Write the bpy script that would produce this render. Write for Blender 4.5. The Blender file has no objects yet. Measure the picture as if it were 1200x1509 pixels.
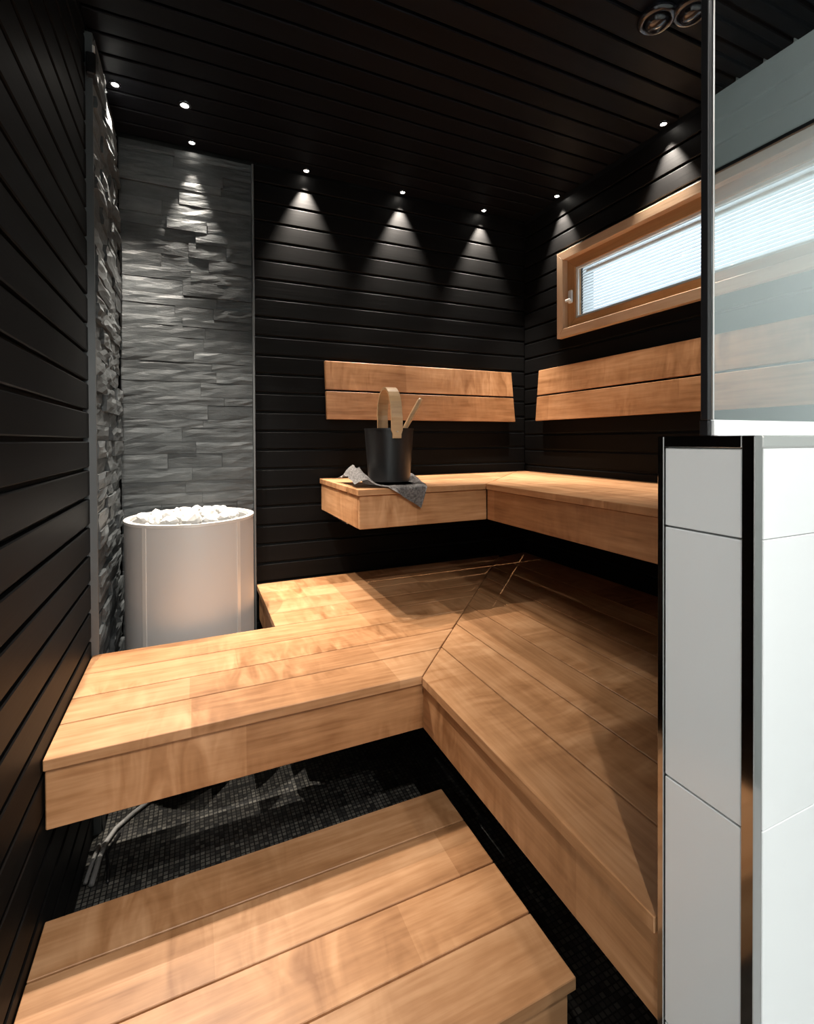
import bpy, bmesh, math, random
from mathutils import Vector, Matrix, noise

random.seed(7)
sc = bpy.context.scene
COL = sc.collection
S = 0.6            # metres per plan unit
ZF = 1.85          # eye height above the floor, in plan units


def U(x, y, z):
    """plan units (camera at 0,0,0) -> metres with the floor at z = 0"""
    return Vector((x * S, y * S, (z + ZF) * S))


# ------------------------------------------------------------------ camera
F_PX, Y0, YAW, PIT, ROL = 708.3, 656.2, 0.417145457, 0.0101242882, 0.00444152576
cy, sy = math.cos(YAW), math.sin(YAW)
r0 = Vector((cy, -sy, 0)); f0 = Vector((sy, cy, 0)); d0 = Vector((0, 0, -1))
f1 = f0 * math.cos(PIT) + d0 * math.sin(PIT)
d1 = d0 * math.cos(PIT) - f0 * math.sin(PIT)
r2 = r0 * math.cos(ROL) + d1 * math.sin(ROL)
d2 = d1 * math.cos(ROL) - r0 * math.sin(ROL)
cd = bpy.data.cameras.new('camera')
cam = bpy.data.objects.new('camera', cd)
COL.objects.link(cam)
rot = Matrix((r2, -d2, -f1)).transposed()
cam.matrix_world = Matrix.Translation(U(0, 0, 0)) @ rot.to_4x4()
cd.sensor_fit = 'HORIZONTAL'; cd.sensor_width = 36
cd.lens = F_PX / 1200 * 36
cd.shift_y = (Y0 - 754.5) / 1200
cd.clip_start = 0.02
sc.camera = cam

# ------------------------------------------------------------------ world, exposure
w = bpy.data.worlds.new('world'); sc.world = w; w.use_nodes = True
bg = w.node_tree.nodes['Background']
bg.inputs[0].default_value = (0.88, 0.94, 1.0, 1)
bg.inputs[1].default_value = 4.4
vs = sc.view_settings
vs.view_transform = 'Standard'; vs.look = 'None'; vs.gamma = 1; vs.exposure = 0
vs.use_curve_mapping = False
KEY_POWER = 92      # downlight of the washroom, just behind the camera
FILL_POWER = 46  # added fill light over the washroom side of the half wall
BACK_POWER = 54   # added fill light at the rear of the washroom
SPOT_POWER = 120      # small spots of the sauna ceiling

# ------------------------------------------------------------------ materials
MATS = {}


def new_mat(name):
    m = bpy.data.materials.new(name); m.use_nodes = True
    MATS[name] = m
    nt = m.node_tree
    return m, nt, nt.nodes['Principled BSDF']


def N(nt, typ, **kw):
    n = nt.nodes.new(typ)
    for k, v in kw.items():
        if k.startswith('i_'):
            key = k[2:]
            n.inputs[int(key) if key.isdigit() else key].default_value = v
        else:
            setattr(n, k, v)
    return n


def plain(name, col, rough=0.5, metal=0.0, bump=0.0, bscale=200, spec=0.5):
    m, nt, p = new_mat(name)
    p.inputs['Base Color'].default_value = (*col, 1)
    p.inputs['Roughness'].default_value = rough
    p.inputs['Metallic'].default_value = metal
    p.inputs['Specular IOR Level'].default_value = spec
    if bump:
        tc = N(nt, 'ShaderNodeTexCoord')
        nz = N(nt, 'ShaderNodeTexNoise', i_Scale=bscale, i_Detail=4)
        bp = N(nt, 'ShaderNodeBump', i_Strength=bump, i_Distance=0.002)
        L = nt.links.new
        L(tc.outputs['Object'], nz.inputs['Vector']); L(nz.outputs[0], bp.inputs['Height'])
        L(bp.outputs[0], p.inputs['Normal'])
    return m


def wood(name, cols, rough=0.42, scale=(1.6, 22, 22), figure=0.25, var=0.22, bump=0.12, spec=0.4, staves=0.0):
    """boards: grain runs along the board's own x axis, every board differs"""
    m, nt, p = new_mat(name)
    L = nt.links.new
    tc = N(nt, 'ShaderNodeTexCoord'); oi = N(nt, 'ShaderNodeObjectInfo')
    off = N(nt, 'ShaderNodeVectorMath', operation='SCALE', i_Scale=37.0)
    one = N(nt, 'ShaderNodeCombineXYZ')
    for i in range(3):
        L(oi.outputs['Random'], one.inputs[i])
    L(one.outputs[0], off.inputs[0])
    add = N(nt, 'ShaderNodeVectorMath', operation='ADD')
    L(tc.outputs['Object'], add.inputs[0]); L(off.outputs[0], add.inputs[1])
    mp = N(nt, 'ShaderNodeMapping'); mp.inputs['Scale'].default_value = scale
    L(add.outputs[0], mp.inputs[0])
    # gentle warp so that the grain wanders
    n1 = N(nt, 'ShaderNodeTexNoise', i_Scale=1.0, i_Detail=5, i_Roughness=0.6, i_Distortion=0.6)
    L(mp.outputs[0], n1.inputs['Vector'])
    n2 = N(nt, 'ShaderNodeTexNoise', i_Scale=5.0, i_Detail=3, i_Roughness=0.5)
    L(mp.outputs[0], n2.inputs['Vector'])
    # flamed figure: bands across the grain, patchy
    mp2 = N(nt, 'ShaderNodeMapping'); mp2.inputs['Scale'].default_value = (26, 7, 7)
    L(add.outputs[0], mp2.inputs[0])
    n3 = N(nt, 'ShaderNodeTexNoise', i_Scale=1.0, i_Detail=2, i_Distortion=1.2)
    L(mp2.outputs[0], n3.inputs['Vector'])
    n4 = N(nt, 'ShaderNodeTexNoise', i_Scale=3.2, i_Detail=1)
    L(add.outputs[0], n4.inputs['Vector'])
    patch = N(nt, 'ShaderNodeMapRange', i_1=0.48, i_2=0.66, i_3=0.0, i_4=1.0)
    L(n4.outputs[0], patch.inputs[0])
    mx = N(nt, 'ShaderNodeMix', data_type='FLOAT'); mx.inputs[0].default_value = 0.35
    L(n1.outputs[0], mx.inputs[2]); L(n2.outputs[0], mx.inputs[3])
    fm = N(nt, 'ShaderNodeMath', operation='MULTIPLY', i_1=figure)
    L(patch.outputs[0], fm.inputs[0])
    mx2 = N(nt, 'ShaderNodeMix', data_type='FLOAT')
    L(fm.outputs[0], mx2.inputs[0]); L(mx.outputs[0], mx2.inputs[2]); L(n3.outputs[0], mx2.inputs[3])
    # staves: stretches of a board with a tone of their own
    if staves:
        sx = N(nt, 'ShaderNodeSeparateXYZ'); L(add.outputs[0], sx.inputs[0])
        q = N(nt, 'ShaderNodeMath', operation='MULTIPLY', i_1=2.1); L(sx.outputs[0], q.inputs[0])
        fl = N(nt, 'ShaderNodeMath', operation='FLOOR'); L(q.outputs[0], fl.inputs[0])
        wn = N(nt, 'ShaderNodeTexWhiteNoise', noise_dimensions='1D'); L(fl.outputs[0], wn.inputs['W'])
        mr = N(nt, 'ShaderNodeMapRange', i_1=0.0, i_2=1.0, i_3=-staves, i_4=staves); L(wn.outputs['Value'], mr.inputs[0])
        n5 = N(nt, 'ShaderNodeTexNoise', i_Scale=9.0, i_Detail=3, i_Roughness=0.6); L(add.outputs[0], n5.inputs['Vector'])
        m5 = N(nt, 'ShaderNodeMapRange', i_1=0.3, i_2=0.7, i_3=-staves * .8, i_4=staves * .8); L(n5.outputs[0], m5.inputs[0])
        s1 = N(nt, 'ShaderNodeMath', operation='ADD'); L(mr.outputs[0], s1.inputs[0]); L(m5.outputs[0], s1.inputs[1])
        s2 = N(nt, 'ShaderNodeMath', operation='ADD'); L(s1.outputs[0], s2.inputs[0]); L(mx2.outputs[0], s2.inputs[1])
        grain = s2.outputs[0]
    else:
        grain = mx2.outputs[0]
    cr = N(nt, 'ShaderNodeValToRGB')
    cr.color_ramp.elements[0].position = 0.30; cr.color_ramp.elements[0].color = (*cols[0], 1)
    cr.color_ramp.elements[1].position = 0.72; cr.color_ramp.elements[1].color = (*cols[-1], 1)
    if len(cols) == 3:
        e = cr.color_ramp.elements.new(0.5); e.color = (*cols[1], 1)
    L(grain, cr.inputs[0])
    hv = N(nt, 'ShaderNodeHueSaturation')
    vr = N(nt, 'ShaderNodeMapRange', i_1=0.0, i_2=1.0, i_3=1 - var, i_4=1 + var)
    L(oi.outputs['Random'], vr.inputs[0]); L(vr.outputs[0], hv.inputs['Value'])
    L(cr.outputs[0], hv.inputs['Color'])
    L(hv.outputs[0], p.inputs['Base Color'])
    bp = N(nt, 'ShaderNodeBump', i_Strength=bump, i_Distance=0.002)
    L(mx.outputs[0], bp.inputs['Height']); L(bp.outputs[0], p.inputs['Normal'])
    p.inputs['Roughness'].default_value = rough
    p.inputs['Specular IOR Level'].default_value = spec
    return m


M_WOOD = wood('alder_wood', [(0.25, 0.110, 0.042), (0.41, 0.205, 0.092), (0.57, 0.32, 0.165)], var=0.10, figure=0.7, staves=0.075)
M_FRAME = wood('window_wood', [(0.34, 0.16, 0.06), (0.46, 0.24, 0.10), (0.54, 0.31, 0.15)], var=0.04, figure=0.0)
M_CASE = wood('pale_casing_wood', [(0.50, 0.32, 0.19), (0.62, 0.42, 0.27), (0.70, 0.50, 0.34)], var=0.04, figure=0.0)
M_DARK = wood('black_board', [(0.0035, 0.0035, 0.0037), (0.0062, 0.006, 0.006)], rough=0.5, scale=(1.2, 30, 30), figure=0, var=0.2, bump=0.25, spec=0.08)
M_CEIL = wood('black_ceiling_board', [(0.0035, 0.0038, 0.005), (0.006, 0.0066, 0.0088)], rough=0.5, scale=(1.2, 30, 30), figure=0, var=0.2, bump=0.2, spec=0.09)
M_BACK = plain('black_backing', (0.006, 0.006, 0.006), 0.9)
M_PINE = plain('bench_support_wood', (0.05, 0.03, 0.018), 0.7)
M_WHITE = plain('white_tile', (0.80, 0.825, 0.835), 0.16)
M_GROUT = plain('tile_grout', (0.30, 0.315, 0.315), 0.85)
M_PAINT = plain('grey_paint', (0.66, 0.72, 0.72), 0.6)
M_CHROME = plain('dark_polished_metal', (0.34, 0.33, 0.32), 0.08, 1.0)
M_STEEL = plain('brushed_steel', (0.62, 0.61, 0.59), 0.3, 1.0)
M_BLACK = plain('black_metal', (0.010, 0.010, 0.011), 0.35, 0.0)
M_GLOSSBLACK = plain('gloss_black', (0.012, 0.012, 0.016), 0.14, 0.0, spec=0.7)
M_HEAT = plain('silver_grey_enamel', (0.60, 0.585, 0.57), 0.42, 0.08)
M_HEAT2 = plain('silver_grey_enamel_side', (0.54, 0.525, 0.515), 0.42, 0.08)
M_STRIP = plain('light_metal_strip', (0.85, 0.82, 0.78), 0.3, 0.3)
M_INK = plain('heater_inside', (0.35, 0.345, 0.335), 0.6)
M_HSTONE = plain('heater_stone', (0.62, 0.61, 0.59), 0.8, bump=0.6, bscale=90)
M_WPLASTIC = plain('white_plastic', (0.80, 0.80, 0.78), 0.35)
M_CHANNEL = plain('white_channel', (0.82, 0.84, 0.85), 0.4)
M_BUCKET = plain('black_bucket_metal', (0.014, 0.013, 0.013), 0.32, 0.0, spec=0.6)
M_CABLE = plain('grey_cable', (0.30, 0.30, 0.29), 0.45)

# slate
m, nt, p = new_mat('slate'); M_SLATE = m
L = nt.links.new
tc = N(nt, 'ShaderNodeTexCoord'); oi = N(nt, 'ShaderNodeObjectInfo')
mp = N(nt, 'ShaderNodeMapping'); mp.inputs['Scale'].default_value = (3, 3, 14)
L(tc.outputs['Object'], mp.inputs[0])
nz = N(nt, 'ShaderNodeTexNoise', i_Scale=3.0, i_Detail=8, i_Roughness=0.65, i_Distortion=0.5)
nz.noise_dimensions = '4D'
wv = N(nt, 'ShaderNodeMath', operation='MULTIPLY', i_1=50.0)
L(oi.outputs['Random'], wv.inputs[0]); L(wv.outputs[0], nz.inputs['W'])
L(mp.outputs[0], nz.inputs['Vector'])
cr = N(nt, 'ShaderNodeValToRGB')
cr.color_ramp.elements[0].position = 0.32; cr.color_ramp.elements[0].color = (0.028, 0.032, 0.034, 1)
cr.color_ramp.elements[1].position = 0.72; cr.color_ramp.elements[1].color = (0.088, 0.095, 0.098, 1)
L(nz.outputs[0], cr.inputs[0])
hv = N(nt, 'ShaderNodeHueSaturation')
vr = N(nt, 'ShaderNodeMapRange', i_1=0.0, i_2=1.0, i_3=0.75, i_4=1.3)
L(oi.outputs['Random'], vr.inputs[0]); L(vr.outputs[0], hv.inputs['Value'])
L(cr.outputs[0], hv.inputs['Color']); L(hv.outputs[0], p.inputs['Base Color'])
bp = N(nt, 'ShaderNodeBump', i_Strength=0.8, i_Distance=0.004)
L(nz.outputs[0], bp.inputs['Height']); L(bp.outputs[0], p.inputs['Normal'])
p.inputs['Roughness'].default_value = 0.42

# mosaic floor, tiles far below ten pixels
m, nt, p = new_mat('mosaic_floor'); M_FLOOR = m
L = nt.links.new
tc = N(nt, 'ShaderNodeTexCoord')
bk = N(nt, 'ShaderNodeTexBrick', offset=0.0, i_Scale=1.0)
bk.inputs['Brick Width'].default_value = 0.0125; bk.inputs['Row Height'].default_value = 0.0125
bk.inputs['Mortar Size'].default_value = 0.0016
bk.inputs['Color1'].default_value = (0.12, 0.115, 0.10, 1); bk.inputs['Color2'].default_value = (0.02, 0.02, 0.02, 1)
bk.inputs['Mortar'].default_value = (0.012, 0.012, 0.012, 1)
L(tc.outputs['Object'], bk.inputs['Vector']); L(bk.outputs['Color'], p.inputs['Base Color'])
bp = N(nt, 'ShaderNodeBump', i_Strength=0.5, i_Distance=0.001, invert=True)
L(bk.outputs['Fac'], bp.inputs['Height']); L(bp.outputs[0], p.inputs['Normal'])
p.inputs['Roughness'].default_value = 0.35

# towel
m, nt, p = new_mat('linen'); M_LINEN = m
L = nt.links.new
tc = N(nt, 'ShaderNodeTexCoord')
wv = N(nt, 'ShaderNodeTexNoise', i_Scale=160, i_Detail=3)
L(tc.outputs['Object'], wv.inputs['Vector'])
cr = N(nt, 'ShaderNodeValToRGB')
cr.color_ramp.elements[0].position = 0.3; cr.color_ramp.elements[0].color = (0.11, 0.102, 0.098, 1)
cr.color_ramp.elements[1].position = 0.7; cr.color_ramp.elements[1].color = (0.36, 0.335, 0.325, 1)
L(wv.outputs[0], cr.inputs[0]); L(cr.outputs[0], p.inputs['Base Color'])
bp = N(nt, 'ShaderNodeBump', i_Strength=0.6, i_Distance=0.001)
L(wv.outputs[0], bp.inputs['Height']); L(bp.outputs[0], p.inputs['Normal'])
p.inputs['Roughness'].default_value = 0.95

# glass pane: clear, with the reflection of a clean sheet (both faces counted at the entry face)
def glass(name, gain):
    m = bpy.data.materials.new(name); m.use_nodes = True
    nt = m.node_tree; nt.nodes.clear(); L = nt.links.new
    out = N(nt, 'ShaderNodeOutputMaterial'); mix = N(nt, 'ShaderNodeMixShader')
    tr = N(nt, 'ShaderNodeBsdfTransparent'); tr.inputs[0].default_value = (0.95, 0.97, 0.97, 1)
    gl = N(nt, 'ShaderNodeBsdfGlossy'); gl.inputs['Roughness'].default_value = 0.0
    gl.inputs['Color'].default_value = (0.93, 1, 1, 1)
    fr = N(nt, 'ShaderNodeFresnel', i_IOR=1.5); ge = N(nt, 'ShaderNodeNewGeometry')
    inv = N(nt, 'ShaderNodeMath', operation='SUBTRACT', i_0=1.0)
    L(ge.outputs['Backfacing'], inv.inputs[1])
    mu = N(nt, 'ShaderNodeMath', operation='MULTIPLY', use_clamp=True); mu2 = N(nt, 'ShaderNodeMath', operation='MULTIPLY', i_1=gain, use_clamp=True)
    L(fr.outputs[0], mu2.inputs[0]); L(mu2.outputs[0], mu.inputs[0]); L(inv.outputs[0], mu.inputs[1])
    L(mu.outputs[0], mix.inputs[0]); L(tr.outputs[0], mix.inputs[1]); L(gl.outputs[0], mix.inputs[2])
    L(mix.outputs[0], out.inputs[0])
    return m


M_GLASS = glass('clear_glass', 4.0)
M_WGLASS = glass('window_glass', 1.6)


def emit(name, col, strength):
    m, nt, p = new_mat(name)
    p.inputs['Base Color'].default_value = (0.8, 0.8, 0.8, 1)
    p.inputs['Emission Color'].default_value = (*col, 1)
    p.inputs['Emission Strength'].default_value = strength
    return m


M_LAMP = emit('lit_lens', (1.0, 0.93, 0.82), 60)
M_LAMPB = emit('lit_washroom_lens', (1.0, 0.96, 0.9), 25)
# blind slats let some daylight through
m, nt, p = new_mat('blind_slat'); M_SLAT = m
p.inputs['Base Color'].default_value = (0.86, 0.88, 0.9, 1); p.inputs['Roughness'].default_value = 0.5
tl = N(nt, 'ShaderNodeBsdfTranslucent'); tl.inputs[0].default_value = (0.86, 0.9, 0.92, 1)
mx = N(nt, 'ShaderNodeMixShader'); mx.inputs[0].default_value = 0.55
nt.links.new(p.outputs[0], mx.inputs[1]); nt.links.new(tl.outputs[0], mx.inputs[2])
nt.links.new(mx.outputs[0], nt.nodes['Material Output'].inputs[0])


# ------------------------------------------------------------------ builders
def obj(name, bm, mat, parent=None, loc=None, rotz=0.0, smooth=False):
    me = bpy.data.meshes.new(name)
    bm.normal_update(); bm.to_mesh(me); bm.free()
    if smooth:
        for f in me.polygons:
            f.use_smooth = True
    me.materials.append(mat)
    o = bpy.data.objects.new(name, me); COL.objects.link(o)
    if parent: o.parent = parent
    if loc is not None: o.location = loc
    o.rotation_euler.z = rotz
    return o


def empty(name, loc=(0, 0, 0)):
    o = bpy.data.objects.new(name, None); COL.objects.link(o); o.location = loc
    o.empty_display_size = 0.05
    return o


def tag(o, label=None, cat=None, group=None, kind=None):
    if label: o['label'] = label
    if cat: o['category'] = cat
    if group: o['group'] = group
    if kind: o['kind'] = kind
    return o


def bm_box(dx, dy, dz, ch=0.0):
    """box centred on the origin, metres, chamfered edges"""
    bm = bmesh.new()
    bmesh.ops.create_cube(bm, size=1.0)
    bmesh.ops.scale(bm, vec=(dx, dy, dz), verts=bm.verts)
    if ch:
        bmesh.ops.bevel(bm, geom=list(bm.edges), offset=ch, segments=1, affect='EDGES', profile=0.5)
    return bm


def ubox(name, x0, x1, y0, y1, z0, z1, mat, parent=None, ch=0.002, along='x'):
    """box from plan-unit limits; the mesh's own x axis follows the board"""
    c = U((x0 + x1) / 2, (y0 + y1) / 2, (z0 + z1) / 2)
    dx, dy, dz = (x1 - x0) * S, (y1 - y0) * S, (z1 - z0) * S
    ch = min(ch, 0.3 * min(dx, dy, dz))
    if parent: c = c - Vector(parent_loc(parent))
    if along == 'y':
        return obj(name, bm_box(dy, dx, dz, ch), mat, parent, c, math.pi / 2)
    if along == 'z':
        o = obj(name, bm_box(dz, dy, dx, ch), mat, parent, c)
        o.rotation_euler = (0, math.pi / 2, 0)
        return o
    return obj(name, bm_box(dx, dy, dz, ch), mat, parent, c)


def parent_loc(p):
    v = Vector((0, 0, 0))
    while p:
        v += Vector(p.location); p = p.parent
    return v


def uprism(name, poly, z0, z1, mat, parent=None, ch=0.0012, along='x'):
    """board with a polygonal outline (plan units) and a chamfered top"""
    cx = sum(q[0] for q in poly) / len(poly); cyy = sum(q[1] for q in poly) / len(poly)
    c = U(cx, cyy, (z0 + z1) / 2)
    pts = []
    for (x, y) in poly:
        lx, ly = (x - cx) * S, (y - cyy) * S
        pts.append((ly, -lx) if along == 'y' else (lx, ly))
    h = (z1 - z0) * S / 2
    bm = bmesh.new()
    lo = [bm.verts.new((x, y, -h)) for x, y in pts]
    f = bm.faces.new(lo)
    r = bmesh.ops.extrude_face_region(bm, geom=[f])
    vs_ = [v for v in r['geom'] if isinstance(v, bmesh.types.BMVert)]
    bmesh.ops.translate(bm, vec=(0, 0, 2 * h), verts=vs_)
    bmesh.ops.recalc_face_normals(bm, faces=bm.faces)
    if ch: bmesh.ops.bevel(bm, geom=list(bm.edges), offset=ch, segments=1, affect='EDGES', profile=0.5)
    if parent: c = c - parent_loc(parent)
    return obj(name, bm, mat, parent, c, math.pi / 2 if along == 'y' else 0)


def lathe(prof, n=48, cap0=False, cap1=False, sup=2.0, ax=1.0, ay=1.0):
    """surface of revolution from (radius, z) pairs, metres; sup > 2 squares the plan"""
    bm = bmesh.new(); rings = []
    for r, z in prof:
        ring = []
        for i in range(n):
            a = 2 * math.pi * i / n
            c_, s_ = math.cos(a), math.sin(a)
            k = 1.0 if sup == 2.0 else (abs(c_) ** sup + abs(s_) ** sup) ** (-1 / sup)
            ring.append(bm.verts.new((r * k * c_ * ax, r * k * s_ * ay, z)))
        rings.append(ring)
    for a, b in zip(rings, rings[1:]):
        for i in range(n):
            bm.faces.new((a[i], a[(i + 1) % n], b[(i + 1) % n], b[i]))
    if cap0: bm.faces.new(list(reversed(rings[0])))
    if cap1: bm.faces.new(rings[-1])
    bmesh.ops.recalc_face_normals(bm, faces=bm.faces)
    return bm


def tube(pts, r, n=10):
    bm = bmesh.new(); rings = []
    pts = [Vector(q) for q in pts]
    for i, q in enumerate(pts):
        t = (pts[min(i + 1, len(pts) - 1)] - pts[max(i - 1, 0)]).normalized()
        u = t.cross(Vector((0, 0, 1)))
        if u.length < 1e-3: u = t.cross(Vector((1, 0, 0)))
        u.normalize(); v = t.cross(u)
        rr = r[i] if isinstance(r, (list, tuple)) else r
        rings.append([bm.verts.new(q + (u * math.cos(a) + v * math.sin(a)) * rr) for a in [2 * math.pi * k / n for k in range(n)]])
    for a, b in zip(rings, rings[1:]):
        for i in range(n):
            bm.faces.new((a[i], a[(i + 1) % n], b[(i + 1) % n], b[i]))
    bm.faces.new(list(reversed(rings[0]))); bm.faces.new(rings[-1])
    bmesh.ops.recalc_face_normals(bm, faces=bm.faces)
    return bm


# ------------------------------------------------------------------ plan of the room (plan units)
XL, XR, YB = -0.447, 2.70, 3.50      # faces of the left, right and back walls
ZC, ZFL = 1.935, -1.85               # ceiling, floor
YP0, YP1 = 0.509, 0.696              # half wall between sauna and washroom
XP = 0.875                           # its free end
YW = -2.4                            # far wall of the washroom
PW = 0.1335                          # board module
PT = 0.024                           # board thickness

# ------------------------------------------------------------------ setting: shells
def shell(name, x0, x1, y0, y1, z0, z1, mat):
    return tag(ubox(name, x0, x1, y0, y1, z0, z1, mat, ch=0), kind='structure')


floor = shell('floor', XL - .2, XR + .3, YW - .2, YB + .2, ZFL - .1, ZFL, M_FLOOR)
ceiling = shell('ceiling', XL - .2, XR + .3, YW - .2, YB + .2, ZC + PT, ZC + .2, M_BACK)
wall_left = shell('wall_left', XL - .2, XL - PT, YW - .2, YB + .2, ZFL, ZC + .1, M_BACK)
wall_back = shell('wall_back', XL - .2, XR + .3, YB + PT, YB + .2, ZFL, ZC + .1, M_BACK)
wall_bathroom = shell('wall_bathroom', XL - .2, XR + .3, YW - .2, YW, ZFL, ZC + .1, M_PAINT)
ubox('washroom_tiling', XL, XR, YW, YP0, ZFL, ZFL + .012, M_WHITE, floor, ch=0)
# right wall with the window hole, one mesh
WY0, WY1, WZ0, WZ1 = 1.165, 2.985, 0.855, 1.43      # rough opening
bm = bmesh.new()
for (y0, y1, z0, z1) in [(YP1 - .05, WY0, ZFL, ZC + .1), (WY1, YB + .2, ZFL, ZC + .1), (WY0, WY1, ZFL, WZ0), (WY0, WY1, WZ1, ZC + .1)]:
    a = U(XR + PT, y0, z0); b = U(XR + .3, y1, z1)
    t = bmesh.ops.create_cube(bm, size=1.0)
    bmesh.ops.scale(bm, vec=b - a, verts=t['verts']); bmesh.ops.translate(bm, vec=(a + b) / 2, verts=t['verts'])
wall_right = tag(obj('wall_right', bm, M_BACK), kind='structure')
# washroom stretch of the right wall: grey paint
bm = bmesh.new()
a = U(XR, YW, ZFL); b = U(XR + .3, YP1 - .05, ZC + .1)
bmesh.ops.create_cube(bm, size=1.0); bmesh.ops.scale(bm, vec=b - a, verts=bm.verts); bmesh.ops.translate(bm, vec=(a + b) / 2, verts=bm.verts)
tag(obj('wall_bathroom_right', bm, M_PAINT), kind='structure')


def child_box(name, parent, *a, **k):
    return ubox(name, *a, parent=parent, **k)


# boards share one mesh per length; each is an object
BOARD_MESH = {}


def board(parent, length, c, normal, mat, h=PW, name='plank'):
    """one board: length along its own x, h across, PT thick"""
    key = (round(length, 4), round(h, 4), normal, mat.name)
    if key not in BOARD_MESH:
        g = 0.0165
        if normal == 'z':
            bm = bm_box(length * S, (h - g) * S, PT * S, 0.0025)
        else:
            bm = bm_box(length * S, PT * S, (h - g) * S, 0.0025)
        me = bpy.data.meshes.new(name); bm.to_mesh(me); bm.free(); me.materials.append(mat)
        BOARD_MESH[key] = me
    o = bpy.data.objects.new(name, BOARD_MESH[key]); COL.objects.link(o)
    o.parent = parent
    o.location = c - parent_loc(parent)
    if normal == 'x': o.rotation_euler.z = math.pi / 2
    return o


YS = 2.652          # stone cladding of the left wall begins here
XS = 0.380          # stone cladding of the back wall ends here
ZST = 1.900         # top of the stone


def courses(z_seam):
    z = z_seam
    while z - PW > ZFL - .02: z -= PW
    out = []
    while z < ZC - 0.02:
        a, b = max(z, ZFL + .003), min(z + PW, ZC - .003)
        if b - a > .03: out.append((a, b))
        z += PW
    return out


for a, b in courses(0.009):
    board(wall_left, YS - .5, U(XL - PT / 2, (YS + .5) / 2, (a + b) / 2), 'x', M_DARK, b - a)
for a, b in courses(1.673):
    board(wall_back, XR - XS - .012, U((XR + XS + .012) / 2, YB + PT / 2, (a + b) / 2), 'y', M_DARK, b - a)
for a, b in courses(1.648):
    c = (a + b) / 2
    y0, y1 = YP1 - .04, YB
    if b <= WZ0 - .0 or a >= WZ1:
        spans = [(y0, y1)]
    else:
        spans = [(y0, WY0 - .005), (WY1 + .005, y1)]
        if a < WZ0 - .02: board(wall_right, WY1 - WY0, U(XR + PT / 2, (WY0 + WY1) / 2, (a + WZ0) / 2), 'x', M_DARK, WZ0 - a)
        if b > WZ1 + .02: board(wall_right, WY1 - WY0, U(XR + PT / 2, (WY0 + WY1) / 2, (b + WZ1) / 2), 'x', M_DARK, b - WZ1)
    for s0, s1 in spans:
        board(wall_right, s1 - s0, U(XR + PT / 2, (s0 + s1) / 2, c), 'x', M_DARK, b - a)
y = 1.585 - 0.137 * 8
while y < YB - .03:
    h = min(0.137, YB - y)
    board(ceiling, XR - XL, U((XL + XR) / 2, y + h / 2, ZC + PT / 2), 'z', M_CEIL, h)
    y += 0.137
# washroom part of the ceiling: the same black boarding carried on
y = 1.585 - 0.137 * 9
while y > YW:
    board(ceiling, XR - XL, U((XL + XR) / 2, y + .137 / 2, ZC + PT / 2), 'z', M_CEIL, .137)
    y -= 0.137
# washroom part of the left wall
child_box('wall_lining', wall_left, XL - PT, XL, YW, .49, ZFL, ZC, M_WHITE, ch=0)


# ------------------------------------------------------------------ stone cladding
def stone_mesh(wd, ht, depth, seed, rel):
    """ledger stone, rough front face towards -y, metres"""
    rnd = random.Random(seed)
    bm = bmesh.new()
    nx = max(3, int(wd / 0.05)); nzz = 3
    grid = []
    ph = rnd.random() * 50
    for j in range(nzz + 1):
        row = []
        for i in range(nx + 1):
            u, v = i / nx, j / nzz
            edge = (i in (0, nx)) or (j in (0, nzz))
            d = depth + rel * noise.noise(Vector((u * wd * 30 + ph, v * 2.5, ph))) + rnd.uniform(-.35, .35) * rel
            if edge: d -= .45 * rel
            zz = (v - .5) * ht
            if 0 < j < nzz: zz += rnd.uniform(-.15, .15) * ht / nzz
            row.append(bm.verts.new(((u - .5) * wd, -max(d, 0.004), zz)))
        grid.append(row)
    for j in range(nzz):
        for i in range(nx):
            bm.faces.new((grid[j][i], grid[j][i + 1], grid[j + 1][i + 1], grid[j + 1][i]))
    loop = [grid[0][i] for i in range(nx + 1)] + [grid[j][nx] for j in range(1, nzz + 1)] + [grid[nzz][i] for i in range(nx - 1, -1, -1)] + [grid[j][0] for j in range(nzz - 1, 0, -1)]
    back = [bm.verts.new((v.co.x, 0.0, v.co.z)) for v in loop]
    n = len(loop)
    for i in range(n):
        bm.faces.new((loop[(i + 1) % n], loop[i], back[i], back[(i + 1) % n]))
    bm.normal_update()
    me = bpy.data.meshes.new('stone'); bm.to_mesh(me); bm.free(); me.materials.append(M_SLATE)
    return me


def clad(parent, along, lo, hi, face, z0, z1, seed):
    rnd = random.Random(seed)
    z = z0; k = 0
    while z < z1 - .02:
        h = rnd.choice([.055, .07, .075, .085, .095])
        if z + h > z1 - .035: h = z1 - z
        x = lo
        while x < hi - .01:
            wd = rnd.uniform(.22, .62) if along == 'x' else rnd.uniform(.14, .40)
            if x + wd > hi - .10: wd = hi - x
            base = 0.015 + rnd.choice([0, .001, .002, .003, .006] if along == 'x' else [0, .004, .009, .014])
            me = stone_mesh((wd - .0014) * S, (h - .0014) * S, base, seed * 1000 + k, 0.0022 if along == 'x' else .006); k += 1
            o = bpy.data.objects.new('stone', me); COL.objects.link(o); o.parent = parent
            pl = parent_loc(parent)
            if along == 'x':
                o.location = U(x + wd / 2, face, z + h / 2) - pl
            else:
                o.location = U(face, x + wd / 2, z + h / 2) - pl
                o.rotation_euler.z = math.pi / 2
            x += wd
        z += h


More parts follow.
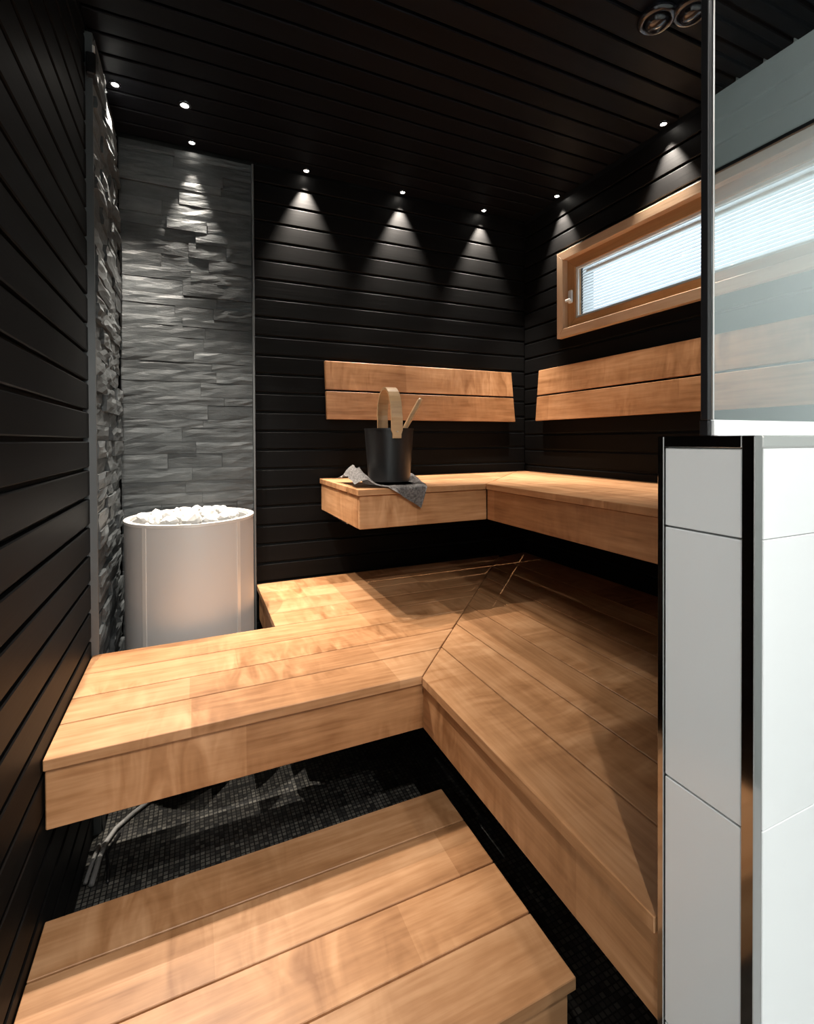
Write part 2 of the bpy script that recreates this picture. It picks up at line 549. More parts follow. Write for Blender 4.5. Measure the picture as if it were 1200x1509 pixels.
clad(wall_back, 'x', XL + .03, XS - .006, YB + .004, ZFL, ZST, 3)
clad(wall_left, 'y', YS + .01, YB - .035, XL - .002, ZFL, ZST, 5)
M_TRIM = plain('aluminium_trim', (0.16, 0.17, 0.175), 0.45, 0.5)
child_box('edge_trim', wall_back, XS - .004, XS + .008, YB - .046, YB + PT, ZFL, ZST, mat=M_TRIM, ch=0.001)
child_box('edge_trim', wall_left, XL - PT, XL + .030, YS - .006, YS + .004, ZFL, ZST, mat=M_TRIM, ch=0.001)


# ------------------------------------------------------------------ half wall with tiles and metal edging
ZT = 0.006
wf = shell('wall_front', XP + .012, XR + PT, YP0 + .012, YP1 - .012, ZFL, ZT - .012, M_GROUT)
zs = [ZT - .022, -.176, -.686, -1.196, -1.706, ZFL]
for za, zb in zip(zs, zs[1:]):
    child_box('tile', wf, XP + .001, XP + .014, YP0 + .0225, YP1 - .0155, zb + .002, za - .002, mat=M_WHITE, ch=0.0008)
    x = XP + .026
    while x < XR - .01:
        xe = min(x + .51, XR)
        child_box('tile', wf, x + .0005, xe - .0005, YP0 + .001, YP0 + .014, zb + .0005, za - .0005, mat=M_WHITE, ch=0.0008)
        x = xe
# metal edging of the end face: two uprights and a top bar, plus the front top edge
child_box('edge_trim', wf, XP - .002, XP + .020, YP0 - .001, YP0 + .021, ZFL, ZT, mat=M_CHROME, ch=0.0008)
child_box('edge_trim', wf, XP - .002, XP + .016, YP1 - .014, YP1, ZFL, ZT, mat=M_CHROME, ch=0.0008)
child_box('edge_trim', wf, XP - .0015, XP + .020, YP0 + .021, YP1 - .014, ZT - .022, ZT, mat=M_CHROME, ch=0.0008)
child_box('edge_trim', wf, XP + .020, XR, YP0 - .001, YP0 + .014, ZT - .022, ZT, mat=M_STEEL, ch=0.002)
child_box('top_tile', wf, XP + .020, XR, YP0 + .014, YP1, ZT - .013, ZT - .001, mat=M_WHITE, ch=0.001)

# glass above it
gx0 = XP + .006
gp = tag(empty('glass_panel', U(1.8, .6, ZT)), 'tall clear glass panel standing on the white tiled half wall', 'glass panel')
ubox('pane', gx0, XR - .004, .596, .604, ZT + .030, ZC - .002, M_GLASS, gp, ch=0)
ubox('edge_seal', gx0 - .008, gx0 + .0035, .590, .6045, ZT + .030, ZC - .002, M_BLACK, gp, ch=0.0006)['label'] = 'black seal on the free edge'
ubox('edge_glint', gx0 + .0025, gx0 + .0065, .5865, .5905, ZT + .030, ZC - .002, M_STEEL, gp, ch=0.0008)['label'] = 'steel strip imitating the light on the ground glass edge'  # added strip, stands in for light caught by the pane's ground edge
ubox('base_channel', XP + .012, XR - .004, .586, .614, ZT, ZT + .030, M_CHANNEL, gp, ch=0.001)['label'] = 'white channel along the foot of the glass'
ubox('clamp', XP + .001, XP + .0115, .591, .609, ZT, ZT + .030, M_BLACK, gp, ch=0.001)['label'] = 'black end clamp'

# unseen rail added for the dark line it mirrors in the glass
tag(ubox('added_trim_1', XR - .012, XR, YW + .02, .46, 1.488, 1.512, M_BLACK, ch=0.001), kind='structure')


# ------------------------------------------------------------------ window
win = tag(empty('window_1', U(XR, (WY0 + WY1) / 2, WZ0)), kind='structure')
XO = 2.660                       # inner face of the casing
cy0, cy1, cz0, cz1 = 1.12, 3.034, 0.805, 1.478
cw = 0.066
M = M_FRAME


def mitre_frame(parent, name, x0, x1, y0, y1, z0, z1, wd, mat):
    """four mitred boards in a plane x = const"""
    sides = [((y0, z0), (y1, z0), (y1 - wd, z0 + wd), (y0 + wd, z0 + wd), 'y'),
             ((y0, z1), (y1, z1), (y1 - wd, z1 - wd), (y0 + wd, z1 - wd), 'y'),
             ((y0, z0), (y0, z1), (y0 + wd, z1 - wd), (y0 + wd, z0 + wd), 'z'),
             ((y1, z0), (y1, z1), (y1 - wd, z1 - wd), (y1 - wd, z0 + wd), 'z')]
    for *q, ax in sides:
        cyy = sum(a for a, _ in q) / 4; czz = sum(b for _, b in q) / 4
        bm = bmesh.new(); vv = []
        for xx in (x0, x1):
            row = []
            for (a, b) in q:
                ly, lz = (a - cyy) * S, (b - czz) * S
                lx = (xx - (x0 + x1) / 2) * S
                # local x runs along the board
                row.append(bm.verts.new((ly, -lx, lz) if ax == 'y' else (lz, -lx, -ly)))
            vv.append(row)
        bm.faces.new(vv[0]); bm.faces.new(list(reversed(vv[1])))
        for i in range(4):
            bm.faces.new((vv[0][(i + 1) % 4], vv[0][i], vv[1][i], vv[1][(i + 1) % 4]))
        bmesh.ops.recalc_face_normals(bm, faces=bm.faces)
        bmesh.ops.bevel(bm, geom=list(bm.edges), offset=0.0012, segments=1, affect='EDGES', profile=.5)
        o = obj(name, bm, mat, parent, U((x0 + x1) / 2, cyy, czz) - parent_loc(parent))
        o.rotation_euler = ((0, 0, math.pi / 2) if ax == 'y' else (Matrix.Rotation(math.pi / 2, 3, 'Z') @ Matrix.Rotation(-math.pi / 2, 3, 'Y')).to_euler())


mitre_frame(win, 'casing', XO, XR + .012, cy0, cy1, cz0, cz1, cw, M_CASE)
mitre_frame(win, 'sash_frame', XO + .050, XO + .115, cy0 + .050, cy1 - .050, cz0 + .042, cz1 - .046, .095, M)
gy0, gy1, gz0, gz1 = cy0 + .145, cy1 - .145, cz0 + .137, cz1 - .141
ubox('glass_pane', XO + .072, XO + .078, gy0 - .01, gy1 + .01, gz0 - .01, gz1 + .01, M_WGLASS, win, ch=0)
mitre_frame(win, 'glazing_bead', XO + .062, XO + .080, gy0 - .002, gy1 + .002, gz0 - .002, gz1 + .002, .020, M_WPLASTIC)
bl = obj('blind', bm_box(.018, (gy1 - gy0 - .04) * S, .012, .002), M_WPLASTIC, win, U(XO + .16, (gy0 + gy1) / 2, gz1 - .02) - parent_loc(win))
bl['label'] = 'white venetian blind behind the glass'
ns = 20
sp = (gz1 - gz0 + .06) / ns
sm = bm_box(.0006, (gy1 - gy0 + .06) * S, sp * S * 1.17, 0)
sme = bpy.data.meshes.new('slat'); sm.to_mesh(sme); sm.free(); sme.materials.append(M_SLAT)
for i in range(ns):
    o = bpy.data.objects.new('slat', sme); COL.objects.link(o); o.parent = bl
    o.location = U(XO + .16, (gy0 + gy1) / 2, gz0 - .02 + (i + .5) * sp) - parent_loc(bl)
    o.rotation_euler.y = 0.42
h = obj('handle', bm_box(.012, .022, .060, .003), M_WPLASTIC, win, U(XO + .034, cy1 - .115, 1.115) - parent_loc(win)); h['label'] = 'white window handle'
obj('lever', bm_box(.014, .030, .012, .003), M_WPLASTIC, h, Vector((-.012, .004, -.018)))


# ------------------------------------------------------------------ benches
def bench(name, label, loc):
    return tag(empty(name, loc), label, 'bench')


G = .0030
ZL, ZLn, ZLb = -1.0, -1.036, -1.234


def mx_(y):           # mitre of the lower bench: x on the line for a given y
    return .882 + (y - 1.834) * .93


# lower bench, part along the back (front deck and the deck behind it beside the heater)
lb = bench('lower_bench', 'pale wooden lower bench running from the left wall past the heater', U(.2, 2.2, ZFL))
ys = [1.834, 2.045, 2.232, 2.445, 2.650]
for i, (a, b) in enumerate(zip(ys, ys[1:])):
    z1 = ZL
    x0 = XL + .004
    uprism('plank', [(x0, a + G * (i > 0)), (mx_(a) - .004, a + G * (i > 0)), (mx_(b) - .004, b - G), (x0, b - G)], ZLn, z1, M_WOOD, lb)
ys2 = [2.650, 2.86, 3.07, 3.28, 3.488]
for i, (a, b) in enumerate(zip(ys2, ys2[1:])):
    uprism('plank', [(.392, a + G * 0.4), (mx_(a) - .004, a + G * .4), (mx_(b) - .004, b - G), (.392, b - G)], ZLn, ZL, M_WOOD, lb)
ubox('fascia', XL + .006, .900, 1.848, 1.884, ZLb, ZLn - .002, M_WOOD, lb)
ubox('end_fascia', .404, .436, 2.66, 3.45, ZLb, ZLn - .002, M_WOOD, lb, along='y')
ubox('back_rail', XL + .006, .404, 2.61, 2.64, ZLb + .05, ZLn - .002, M_WOOD, lb)
for x in (-.38, .38, .84):
    ubox('bearer', x, x + .05, 1.886, 2.60 if x < .8 else 3.45, ZLb + .03, ZLn - .002, M_PINE, lb, along='y', ch=.001)

# lower bench, part along the right wall
rb = bench('lower_bench', 'shaded wooden lower bench running along the right wall from the half wall', U(1.8, 1.5, ZFL))
xs = [.872, 1.088, 1.300, 1.512, 1.724, 1.936, 2.148, 2.360, 2.688]


def my_(x): return 1.834 + (x - .882) / .93


yE = YP1 + .006
for i, (a, b) in enumerate(zip(xs, xs[1:])):
    a2 = a + G * (i > 0); b2 = b - G
    uprism('plank', [(a2, yE), (b2, yE), (b2, min(my_(b2) - .004, 3.488)), (a2, min(my_(a2) - .004, 3.488))], ZLn, ZL, M_WOOD, rb, along='y')
ubox('fascia', .888, .924, yE, 1.846, ZLb, ZLn - .002, M_WOOD, rb, along='y')
for yy in (.76, 1.35, 2.0):
    ubox('bearer', .926, 2.68, yy, yy + .05, ZLb + .03, ZLn - .002, M_PINE, rb, ch=.001)

# upper bench, part along the back wall
ZU, ZUn, ZUb = -.277, -.312, -.505
XUi = 1.690; YUf = 2.580; XUl = .842
ub = bench('upper_bench', 'wooden upper bench on the back wall carrying the black bucket', U(1.2, 3.0, ZUb))


def mu_(y): return XUi + (y - YUf) * 1.0


ysu = [YUf, 2.81, 3.04, 3.27, 3.49]
for i, (a, b) in enumerate(zip(ysu, ysu[1:])):
    uprism('plank', [(XUl, a + G * (i > 0)), (mu_(a) - .004, a + G * (i > 0)), (mu_(b) - .004, b - G), (XUl, b - G)], ZUn, ZU, M_WOOD, ub)
ubox('fascia', XUl + .012, XUi + .014, YUf + .014, YUf + .050, ZUb, ZUn - .002, M_WOOD, ub)
ubox('end_fascia', XUl + .010, XUl + .046, YUf + .052, 3.48, ZUb, ZUn - .002, M_WOOD, ub, along='y')
for x in (1.1, 1.6):
    ubox('bearer', x, x + .05, YUf + .052, 3.49, ZUb + .03, ZUn - .002, M_PINE, ub, along='y', ch=.001)
ubox('bracket', .90, .96, 3.0, 3.49, ZUb - .035, ZUb - .002, M_STEEL, ub, along='y')['label'] = 'small metal bracket under the end'

# upper bench, part along the right wall
ur = bench('upper_bench', 'wooden upper bench on the right wall below the window', U(2.2, 1.6, ZUb))
xsu = [XUi, 1.94, 2.19, 2.44, 2.703]
for i, (a, b) in enumerate(zip(xsu, xsu[1:])):
    a2 = a + .0012 * (i > 0); b2 = b - .0012
    uprism('plank', [(a2, yE), (b2, yE), (b2, YUf + (b2 - XUi) - .004), (a2, YUf + (a2 - XUi) - .004)], ZUn, ZU, M_WOOD, ur, along='y')
ubox('fascia', XUi + .016, XUi + .052, yE, YUf + .012, ZUb, ZUn - .002, M_WOOD, ur, along='y')
for yy in (.80, 1.5, 2.3):
    ubox('bearer', XUi + .054, 2.69, yy, yy + .05, ZUb + .03, ZUn - .002, M_PINE, ur, ch=.001)

# step platform
st = bench('step_platform', 'broad wooden step of four planks in front of the benches', U(.25, 1.44, ZFL))
st['category'] = 'step'
ZP = -1.517
yp = [1.035, 1.241, 1.443, 1.653, 1.845]
for i, (a, b) in enumerate(zip(yp, yp[1:])):
    uprism('plank', [(XL + .004, a + G * (i > 0)), (.974, a + G * (i > 0)), (.974, b - G), (XL + .004, b - G)], ZP - .036, ZP, M_WOOD, st)
ubox('fascia', XL + .006, .958, 1.050, 1.086, ZFL + .02, ZP - .038, M_WOOD, st)
for x in (-.43, .25, .90):
    ubox('bearer', x, x + .05, 1.088, 1.83, ZFL, ZP - .038, M_PINE, st, along='y', ch=.001)


# ------------------------------------------------------------------ backrests (two boards each, foot leaning out)
def backrest_back():
    t = tag(empty('backrest', U(1.7, 3.47, .16)), 'two-board wooden backrest on the back wall behind the bucket', 'backrest')
    zt, zb = .586, .157
    for (a, b) in ((.376, zt), (zb, .362)):
        pts = []
        bm = bmesh.new(); vv = []
        for th in (0, .030):
            row = []
            for (end, z) in ((0, a), (1, a), (1, b), (0, b)):
                k = (zt - z) / (zt - zb)
                x = (.880 + .006 * k) if end == 0 else (2.532 + .016 * k)
                yv = 3.462 - .034 * k + th
                row.append(U(x, yv, z))
            vv.append(row)
        c = sum((v for r in vv for v in r), Vector()) / 8
        V = [[bm.verts.new(v - c) for v in r] for r in vv]
        bm.faces.new(V[0]); bm.faces.new(list(reversed(V[1])))
        for i in range(4): bm.faces.new((V[0][(i + 1) % 4], V[0][i], V[1][i], V[1][(i + 1) % 4]))
        bmesh.ops.recalc_face_normals(bm, faces=bm.faces)
        bmesh.ops.bevel(bm, geom=list(bm.edges), offset=.0015, segments=1, affect='EDGES', profile=.5)
        obj('board', bm, M_WOOD, t, c - parent_loc(t))
    for x in (1.15, 2.25):
        ubox('batten', x, x + .06, 3.475, 3.499, .2, .55, M_PINE, t, along='z', ch=.001)


def backrest_right():
    t = tag(empty('backrest', U(2.67, 2.2, .16)), 'two-board wooden backrest on the right wall under the window', 'backrest')
    zt, zb = .584, .160
    for (a, b) in ((.376, zt), (zb, .362)):
        bm = bmesh.new(); vv = []
        for th in (0, .030):
            row = []
            for (end, z) in ((0, a), (1, a), (1, b), (0, b)):
                k = (zt - z) / (zt - zb)
                yv = (3.262 + .008 * k) if end == 0 else .76
                x = 2.664 - .030 * k + th
                row.append(U(x, yv, z))
            vv.append(row)
        c = sum((v for r in vv for v in r), Vector()) / 8
        rotm = Matrix.Rotation(-math.pi / 2, 3, 'Z')
        V = [[bm.verts.new(rotm @ (v - c)) for v in r] for r in vv]
        bm.faces.new(V[0]); bm.faces.new(list(reversed(V[1])))
        for i in range(4): bm.faces.new((V[0][(i + 1) % 4], V[0][i], V[1][i], V[1][(i + 1) % 4]))
        bmesh.ops.recalc_face_normals(bm, faces=bm.faces)
        bmesh.ops.bevel(bm, geom=list(bm.edges), offset=.0015, segments=1, affect='EDGES', profile=.5)
        obj('board', bm, M_WOOD, t, c - parent_loc(t), math.pi / 2)
    for yv in (1.1, 2.0, 2.95):
        ubox('batten', 2.675, 2.699, yv, yv + .06, .2, .55, M_PINE, t, along='z', ch=.001)


backrest_back(); backrest_right()

# ------------------------------------------------------------------ heater
HX, HY, HR = -.016, 3.095, .345
ZH = -.440
ht = tag(empty('sauna_heater', U(HX, HY, ZFL)), 'round silver grey sauna heater filled with stones before the slate wall', 'heater')
R = HR * S; H = (ZH + 1.80) * S; zb = .05 * S


def shell_arc(a0, a1, r_out, r_in, z0, z1, n):
    bm = bmesh.new(); cols = []
    for i in range(n + 1):
        a = a0 + (a1 - a0) * i / n
        c_, s_ = math.cos(a), math.sin(a)
        cols.append([bm.verts.new((r * c_, r * s_, z)) for r, z in ((r_out, z0), (r_out, z1), (r_in, z1), (r_in, z0))])
    for a, b in zip(cols, cols[1:]):
        for k in range(4):
            bm.faces.new((a[k], a[(k + 1) % 4], b[(k + 1) % 4], b[k]))
    bm.faces.new(cols[0]); bm.faces.new(list(reversed(cols[-1])))
    bmesh.ops.recalc_face_normals(bm, faces=bm.faces)
    return bm


aL, aR = math.radians(-131), math.radians(-46)       # seams as seen from the camera
gap = .035
zt_ = zb + H
def arc_obj(name, a0, a1, ro, ri, z0, z1, n, mat):
    o = obj(name, shell_arc(a0, a1, ro, ri, z0, z1, n), mat, ht)
    for f in o.data.polygons: f.use_smooth = len(f.vertices) == 4 and abs(f.normal.z) < .5
    o.data.set_sharp_from_angle(angle=math.radians(35))
    return o


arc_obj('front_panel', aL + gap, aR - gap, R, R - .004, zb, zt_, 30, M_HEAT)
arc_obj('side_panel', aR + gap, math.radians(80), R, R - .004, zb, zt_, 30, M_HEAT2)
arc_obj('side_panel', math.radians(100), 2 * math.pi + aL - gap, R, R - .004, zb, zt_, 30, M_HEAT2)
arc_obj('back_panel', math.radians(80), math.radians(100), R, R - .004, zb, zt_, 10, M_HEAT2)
arc_obj('seam_strip', aL - gap, aL + gap, R + .0015, R - .003, zb, zt_, 4, M_STRIP)
arc_obj('seam_strip', aR - gap, aR + gap, R + .0015, R - .003, zb, zt_, 4, M_STRIP)
obj('rim', lathe([(R + .0015, zt_ - .006), (R + .0015, zt_ + .003), (R - .016, zt_ + .003), (R - .016, zt_ - .006), (R + .0015, zt_ - .006)], 64), M_STRIP, ht)
obj('stone_tray', lathe([(R - .008, zt_ - .09), (R - .018, zt_ - .006), (R - .022, zt_ - .006), (R - .022, zt_ - .088)], 48, cap0=True, cap1=True), M_INK, ht)
obj('base_ring', lathe([(R - .012, 0), (R - .012, zb)], 48, cap0=True, cap1=True), M_BLACK, ht)
obj('bottom_rim', lathe([(R + .002, zb), (R + .002, zb + .012), (R - .002, zb + .012), (R - .002, zb), (R + .002, zb)], 64), M_STEEL, ht)
lg = obj('badge', bm_box(.030, .002, .004, .0005), M_BLACK, ht)
aB = math.radians(-86)
lg.location = Vector(((R - .008) * math.cos(aB), (R - .008) * math.sin(aB), zt_ + .0036)); lg.rotation_euler.z = aB + math.pi / 2

# stones in the heater: every one is an object
rnd = random.Random(11)
stone_protos = []
for k in range(5):
    bm = bmesh.new(); bmesh.ops.create_icosphere(bm, subdivisions=2, radius=1.0)
    ph = Vector((k * 7.3, k * 3.1, 1.7))
    for v in bm.verts:
        d = 1 + .34 * noise.noise(v.co * 1.1 + ph) + .16 * noise.noise(v.co * 2.6 + ph)
        v.co = Vector((v.co.x * d, v.co.y * d * .85, v.co.z * d * .72))
    me = bpy.data.meshes.new('heater_stone'); bm.to_mesh(me); bm.free(); me.materials.append(M_HSTONE)
    stone_protos.append(me)
placed = []
for layer in range(2):
    tries = 0
    while tries < 900:
        tries += 1
        r_ = rnd.uniform(.022, .036)
        a = rnd.uniform(0, 2 * math.pi); q = (R - .026 - r_ * .9) * math.sqrt(rnd.random())
        x, yv = q * math.cos(a), q * math.sin(a)
        zc = zt_ - .042 + layer * .040 + (0.012 * (1 - q / R) if layer else 0)
        if all((x - px) ** 2 + (yv - py) ** 2 + (zc - pz) ** 2 > ((r_ + pr) * .93) ** 2 for px, py, pz, pr in placed):
            placed.append((x, yv, zc, r_))
hb = U(HX, HY, ZFL)
for x, yv, zc, r_ in placed:
    o = bpy.data.objects.new('heater_stone', rnd.choice(stone_protos)); COL.objects.link(o)
    o.location = hb + Vector((x, yv, zc)); o.scale = (r_,) * 3
    o.rotation_euler = (rnd.uniform(-.4, .4), rnd.uniform(-.4, .4), rnd.uniform(0, 6.28))
    tag(o, 'pale grey stone in the pile on top of the heater', 'stone', 'stones on top of the heater')

# cables on the floor beside the heater
zc_ = -1.838
tag(obj('heater_cable', tube([U(-.215, 2.775, zc_), U(-.29, 2.71, zc_), U(-.355, 2.635, zc_), U(-.385, 2.56, zc_), U(-.398, 2.47, zc_), U(-.405, 2.34, zc_)], .0065), M_CABLE, smooth=True),
    'light grey cable running over the mosaic floor from the heater to the left wall', 'cable')
tag(obj('floor_cable', tube([U(-.335, 2.60, -1.842), U(-.372, 2.50, -1.842), U(-.40 + .045, 2.42, -1.842), U(-.345, 2.33, -1.842)], .004), M_BLACK, smooth=True),
    'thin black cable beside the light grey cable on the mosaic floor', 'cable')
tag(obj('wall_cable', tube([U(-.410, 2.56, zc_), U(-.422, 2.47, zc_), U(-.430, 2.36, zc_)], .005), M_CABLE, smooth=True),
    'short grey cable lying against the foot of the left wall', 'cable')

# ------------------------------------------------------------------ bucket, ladle, towel
BX, BY = 1.130, 2.830
zB = ZU + .014
bk = tag(empty('sauna_bucket', U(BX, BY, zB)), 'black sauna bucket with a bent wooden loop handle on the grey towel', 'bucket')
r0_, r1_, hh = .132 * S, .155 * S, .335 * S
o = obj('body', lathe([(0.001, .004), (r0_ - .004, .004), (r0_, .006), (r1_, hh), (r1_ - .003, hh), (r0_ - .006, .012), (0.001, .012)], 56), M_BUCKET, bk, smooth=True)
o.data.set_sharp_from_angle(angle=math.radians(30))
obj('rim', lathe([(r1_ + .001, hh - .004), (r1_ + .001, hh + .002), (r1_ - .004, hh + .002), (r1_ - .004, hh - .004), (r1_ + .001, hh - .004)], 56), M_BUCKET, bk)
# loop handle: a flat band from the far inside to the near outside
dirv = Vector((-.08, -.997, 0)).normalized()      # towards the front foot of the loop
side = Vector((dirv.y, -dirv.x, 0)).normalized()
bm = bmesh.new(); rings = []
NB = 26
hw = .021; th = .004
for i in range(NB + 1):
    t = i / NB
    # legs go down along the wall, arch between
    if t < .22:
        k = t / .22; pos = -dirv * (r1_ - .007) + Vector((0, 0, hh - .045 + k * .095)); tan = Vector((0, 0, 1))
    elif t > .78:
        k = (t - .78) / .22; pos = dirv * (r1_ + .004) + Vector((0, 0, hh + .05 - k * .085)); tan = Vector((0, 0, -1))
    else:
        a = math.pi * (1 - (t - .22) / .56)
        pos = dirv * ((r1_) * math.cos(a) - .0015 * math.cos(a)) + Vector((0, 0, hh + .05 + .105 * math.sin(a)))
        tan = (dirv * (math.sin(a) * r1_) + Vector((0, 0, -math.cos(a) * .105))).normalized()
    nrm = tan.cross(side).normalized()
    wv_ = hw * (1 if t < .96 else .75) * (1 if t > .04 else .75)
    rings.append([bm.verts.new(pos + side * (s * wv_) + nrm * (q * th)) for s, q in ((-1, -1), (1, -1), (1, 1), (-1, 1))])
for a, b in zip(rings, rings[1:]):
    for k in range(4): bm.faces.new((a[k], a[(k + 1) % 4], b[(k + 1) % 4], b[k]))
bm.faces.new(rings[0]); bm.faces.new(list(reversed(rings[-1])))
bmesh.ops.recalc_face_normals(bm, faces=bm.faces)
M_HANDLE = wood('bent_wood', [(0.46, 0.27, 0.13), (0.66, 0.42, 0.22)], var=.02, figure=0)
hd = obj('handle', bm, M_HANDLE, bk); hd['label'] = 'bent wooden loop handle'
for k, sgn in enumerate((-1, 1)):
    obj('rivet', lathe([(.0001, .002), (.004, .0015), (.0045, 0)], 12), M_STEEL, hd, dirv * (r1_ + .0085) + Vector((0, 0, hh - .012)) if sgn > 0 else -dirv * (r1_ + .0005) + Vector((0, 0, hh - .02)))
ld = tag(empty('ladle', U(BX, BY, zB)), 'ladle with a light wooden handle leaning out of the black bucket', 'ladle')
p0 = Vector((-.030, .020, .030)); p1 = Vector((.150, -.030, hh + .128))
p1 = Vector((.126, -.020, hh + .118))
dv = (p1 - p0)
obj('shaft', tube([p0 + dv * k for k in (.0, .25, .45)], .004, 8), M_STEEL, ld, smooth=True)
obj('handle', tube([p0 + dv * k for k in (.42, .46, .6, .8, .97, 1.0)], [.006, .008, .0095, .0105, .0105, .007], 12), M_HANDLE, ld, smooth=True)
obj('bowl', lathe([(.001, -.002), (.018, .0), (.027, .012), (.028, .022), (.026, .022), (.024, .012), (.015, .003), (.001, .002)], 24), M_STEEL, ld, p0 + Vector((-.004, 0, -.012)), smooth=True)

# towel: a crumpled cloth under the bucket, a corner hanging over the front edge
bm = bmesh.new()
NT, NS = 44, 30
corner = {'bl': (.865, 3.12), 'br': (1.36, 2.92), 'fl': (.853, 2.68), 'fr': (1.23, 2.44)}
ztop = ZU + .003
grid = []
for j in range(NS + 1):
    row = []
    for i in range(NT + 1):
        s, t = i / NT, j / NS          # s left to right, t back to front
        x = (corner['bl'][0] * (1 - s) + corner['br'][0] * s) * (1 - t) + (corner['fl'][0] * (1 - s) + corner['fr'][0] * s) * t
        yv = (corner['bl'][1] * (1 - s) + corner['br'][1] * s) * (1 - t) + (corner['fl'][1] * (1 - s) + corner['fr'][1] * s) * t
        dB = math.hypot(x - BX, yv - BY)
        free = min(1, max(0, (dB - .160) / .06))
        q = noise.noise(Vector((x * 9, yv * 9, 3.3))); q2 = noise.noise(Vector((x * 22, yv * 22, 8.8)))
        hgt = .004 + free * (.018 * abs(q) + .008 * abs(q2))
        # rolled heap at the left, raised corner at the back right
        hl = math.exp(-((s - .13) / .13) ** 2 - ((t - .55) / .42) ** 2)
        hgt += .115 * hl * free * (1 + .3 * q2)
        hr = math.exp(-((s - .86) / .10) ** 2 - ((t - .22) / .20) ** 2)
        hgt += .20 * hr * free
        z = ztop + hgt
        edge = YUf - .006
        if yv < edge:
            over = edge - yv
            drop = over * 1.0
            z = ztop + .006 - drop
            yv = edge - .008 - .012 * abs(q) - .006 * math.sin(x * 60)
        row.append(bm.verts.new(U(x, yv, z)))
    grid.append(row)
for j in range(NS):
    for i in range(NT):
        bm.faces.new((grid[j][i], grid[j][i + 1], grid[j + 1][i + 1], grid[j + 1][i]))
r_ = bmesh.ops.solidify(bm, geom=list(bm.faces), thickness=.0018)
bmesh.ops.recalc_face_normals(bm, faces=bm.faces)
tag(obj('towel', bm, M_LINEN, smooth=True), 'crumpled dark grey linen towel under the bucket on the upper bench', 'towel')


# ------------------------------------------------------------------ ceiling spots (each builds its own light)
def spot(x, yv, label, power, tilt=(0, 0), angle=60, blend=.85, r=.016, glow=1.0):
    t = tag(empty('ceiling_spotlight', U(x, yv, ZC)), label, 'spotlight')
    rr = r * S
    obj('bezel', lathe([(rr * 1.9, 0), (rr * 1.8, -.003), (rr * 1.1, -.004), (rr * 1.0, -.001)], 24), M_GLOSSBLACK, t)
    obj('lens', lathe([(rr, -.0012), (rr * .75, -.0035), (rr * .3, -.005), (.0002, -.0055)], 20), M_LAMP, t, smooth=True)
    ld_ = bpy.data.lights.new('spot_light', 'SPOT')
    ld_.energy = power; ld_.color = (1.0, .90, .78); ld_.spot_size = math.radians(angle); ld_.spot_blend = blend
    ld_.shadow_soft_size = .006
    lo = bpy.data.objects.new('spot_light', ld_); COL.objects.link(lo); lo.parent = t
    lo.location = (0, 0, -.014); lo.rotation_euler = (tilt[0], tilt[1], 0)
    return t


YSP = 3.450
spot(-.375, 3.030, 'small lit ceiling spotlight close to the slate on the left wall', SPOT_POWER * 1.4, angle=72)
spot(-.034, 3.059, 'brightest lit ceiling spotlight, above the stones of the heater', SPOT_POWER * .9, tilt=(-.17, -.10), angle=62, blend=.6, r=.020)
spot(.003, 3.420, 'lit ceiling spotlight against the slate panel behind the heater', SPOT_POWER * 1.0, tilt=(-.21, 0), angle=56, blend=.7)
spot(.750, YSP, 'first lit spotlight right of the slate panel on the back wall', SPOT_POWER)
spot(1.501, YSP, 'lit ceiling spotlight above the middle of the back wall backrest', SPOT_POWER)
spot(2.246, YSP, 'lit ceiling spotlight on the back wall nearest the room corner', SPOT_POWER)
spot(2.648, 3.017, 'lit ceiling spotlight above the left end of the window', SPOT_POWER * .8)
spot(2.645, 2.069, 'lit ceiling spotlight above the window beside the glass panel', SPOT_POWER)

# washroom downlight behind the camera
t = tag(empty('washroom_light', U(-.02, -.65, ZC)), 'round white downlight in the washroom ceiling behind the viewer', 'downlight')
obj('bezel', lathe([(.055, 0), (.053, -.006), (.040, -.007), (.038, -.001)], 32), M_WPLASTIC, t)
obj('lens', lathe([(.038, -.002), (.02, -.004), (.0005, -.0045)], 32), M_LAMPB, t)
ld_ = bpy.data.lights.new('downlight', 'SPOT'); ld_.energy = KEY_POWER; ld_.color = (1.0, .95, .88)
ld_.spot_size = math.radians(68); ld_.spot_blend = 1.0; ld_.shadow_soft_size = .014
lo = bpy.data.objects.new('downlight', ld_); COL.objects.link(lo); lo.parent = t; lo.location = (0, 0, -.03)
lo.rotation_euler = Vector((-.22, 2.5, -3.0)).to_track_quat('-Z', 'Y').to_euler()

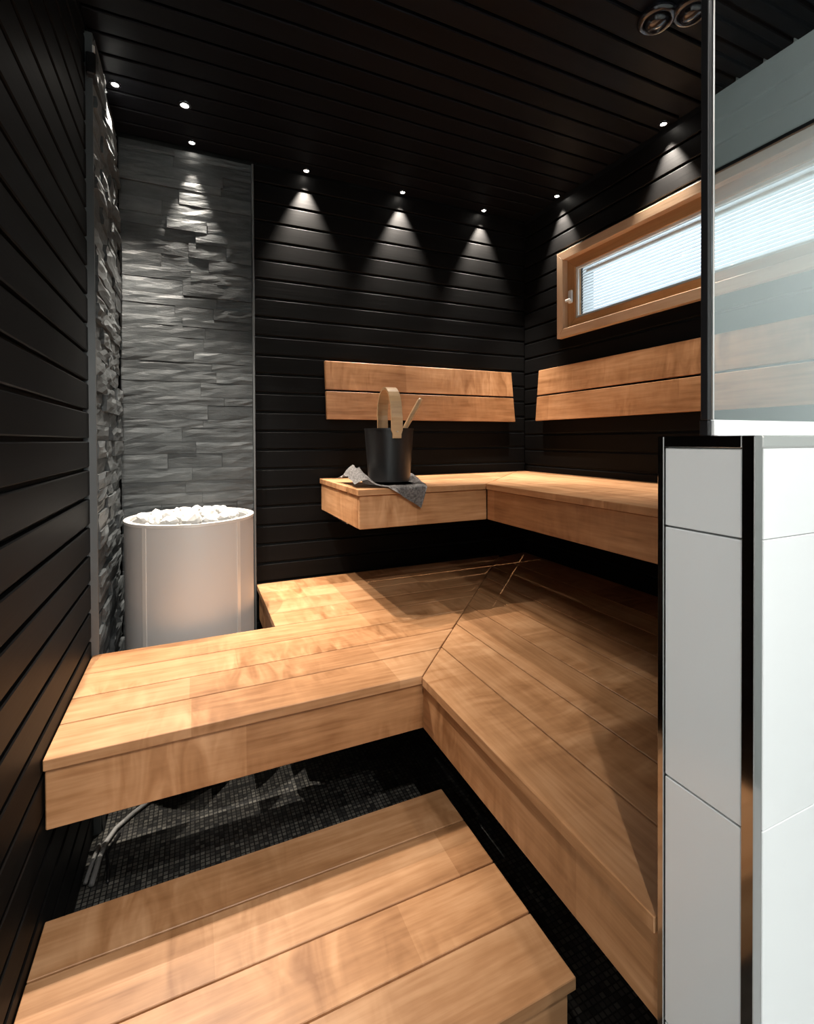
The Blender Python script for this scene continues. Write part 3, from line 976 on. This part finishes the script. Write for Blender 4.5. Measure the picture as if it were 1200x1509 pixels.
t = tag(empty('washroom_light', U(1.4, -.3, ZC)), 'round white fill light added to the washroom ceiling above the far side of the half wall', 'downlight')  # added fill, brightens the washroom wall that the glass reflects
obj('bezel', lathe([(.055, 0), (.053, -.006), (.040, -.007), (.038, -.001)], 32), M_WPLASTIC, t)
obj('lens', lathe([(.038, -.002), (.02, -.004), (.0005, -.0045)], 32), M_LAMPB, t)
ld_ = bpy.data.lights.new('downlight', 'SPOT'); ld_.energy = FILL_POWER; ld_.color = (1.0, .97, .93)
ld_.spot_size = math.radians(150); ld_.spot_blend = .5; ld_.shadow_soft_size = .03
lo = bpy.data.objects.new('downlight', ld_); COL.objects.link(lo); lo.parent = t; lo.location = (0, 0, -.03)

t = tag(empty('washroom_light', U(.8, -1.6, ZC)), 'round white fill light added at the rear of the washroom ceiling', 'downlight')  # added fill, lifts the front tiles of the half wall
obj('bezel', lathe([(.055, 0), (.053, -.006), (.040, -.007), (.038, -.001)], 32), M_WPLASTIC, t)
obj('lens', lathe([(.038, -.002), (.02, -.004), (.0005, -.0045)], 32), M_LAMPB, t)
ld_ = bpy.data.lights.new('downlight', 'SPOT'); ld_.energy = BACK_POWER; ld_.color = (1.0, .97, .93)
ld_.spot_size = math.radians(150); ld_.spot_blend = .5; ld_.shadow_soft_size = .05
lo = bpy.data.objects.new('downlight', ld_); COL.objects.link(lo); lo.parent = t; lo.location = (0, 0, -.03)

# ------------------------------------------------------------------ small fittings
t = tag(empty('ceiling_fitting', U(1.99, 1.52, ZC)), 'round glossy black ceiling fitting at the top beside the glass edge', 'fitting')
for k, (dx, dy, sc_) in enumerate(((-.040, .040, 1.35), (.066, -.056, 1.35))):
    loc = Vector((dx * S, dy * S, 0))
    obj('ring', lathe([(.036 * sc_, 0), (.037 * sc_, -.012), (.030 * sc_, -.020), (.024 * sc_, -.016), (.023 * sc_, -.006)], 36), M_GLOSSBLACK, t, loc, smooth=True)
    obj('head', lathe([(.022 * sc_, -.002), (.021 * sc_, -.024), (.016 * sc_, -.030), (.001, -.031)], 32), M_GLOSSBLACK, t, loc, smooth=True)

t = tag(empty('temperature_sensor', U(XL, 2.655, 1.74)), 'small black sensor box with a pale tip high on the left wall', 'sensor')
obj('housing', bm_box(.024, .05, .062, .004), M_BLACK, t, Vector((.016, 0, 0)))
obj('tip', tube([(.018, 0, .031), (.018, 0, .062)], .0055), M_STRIP, t)
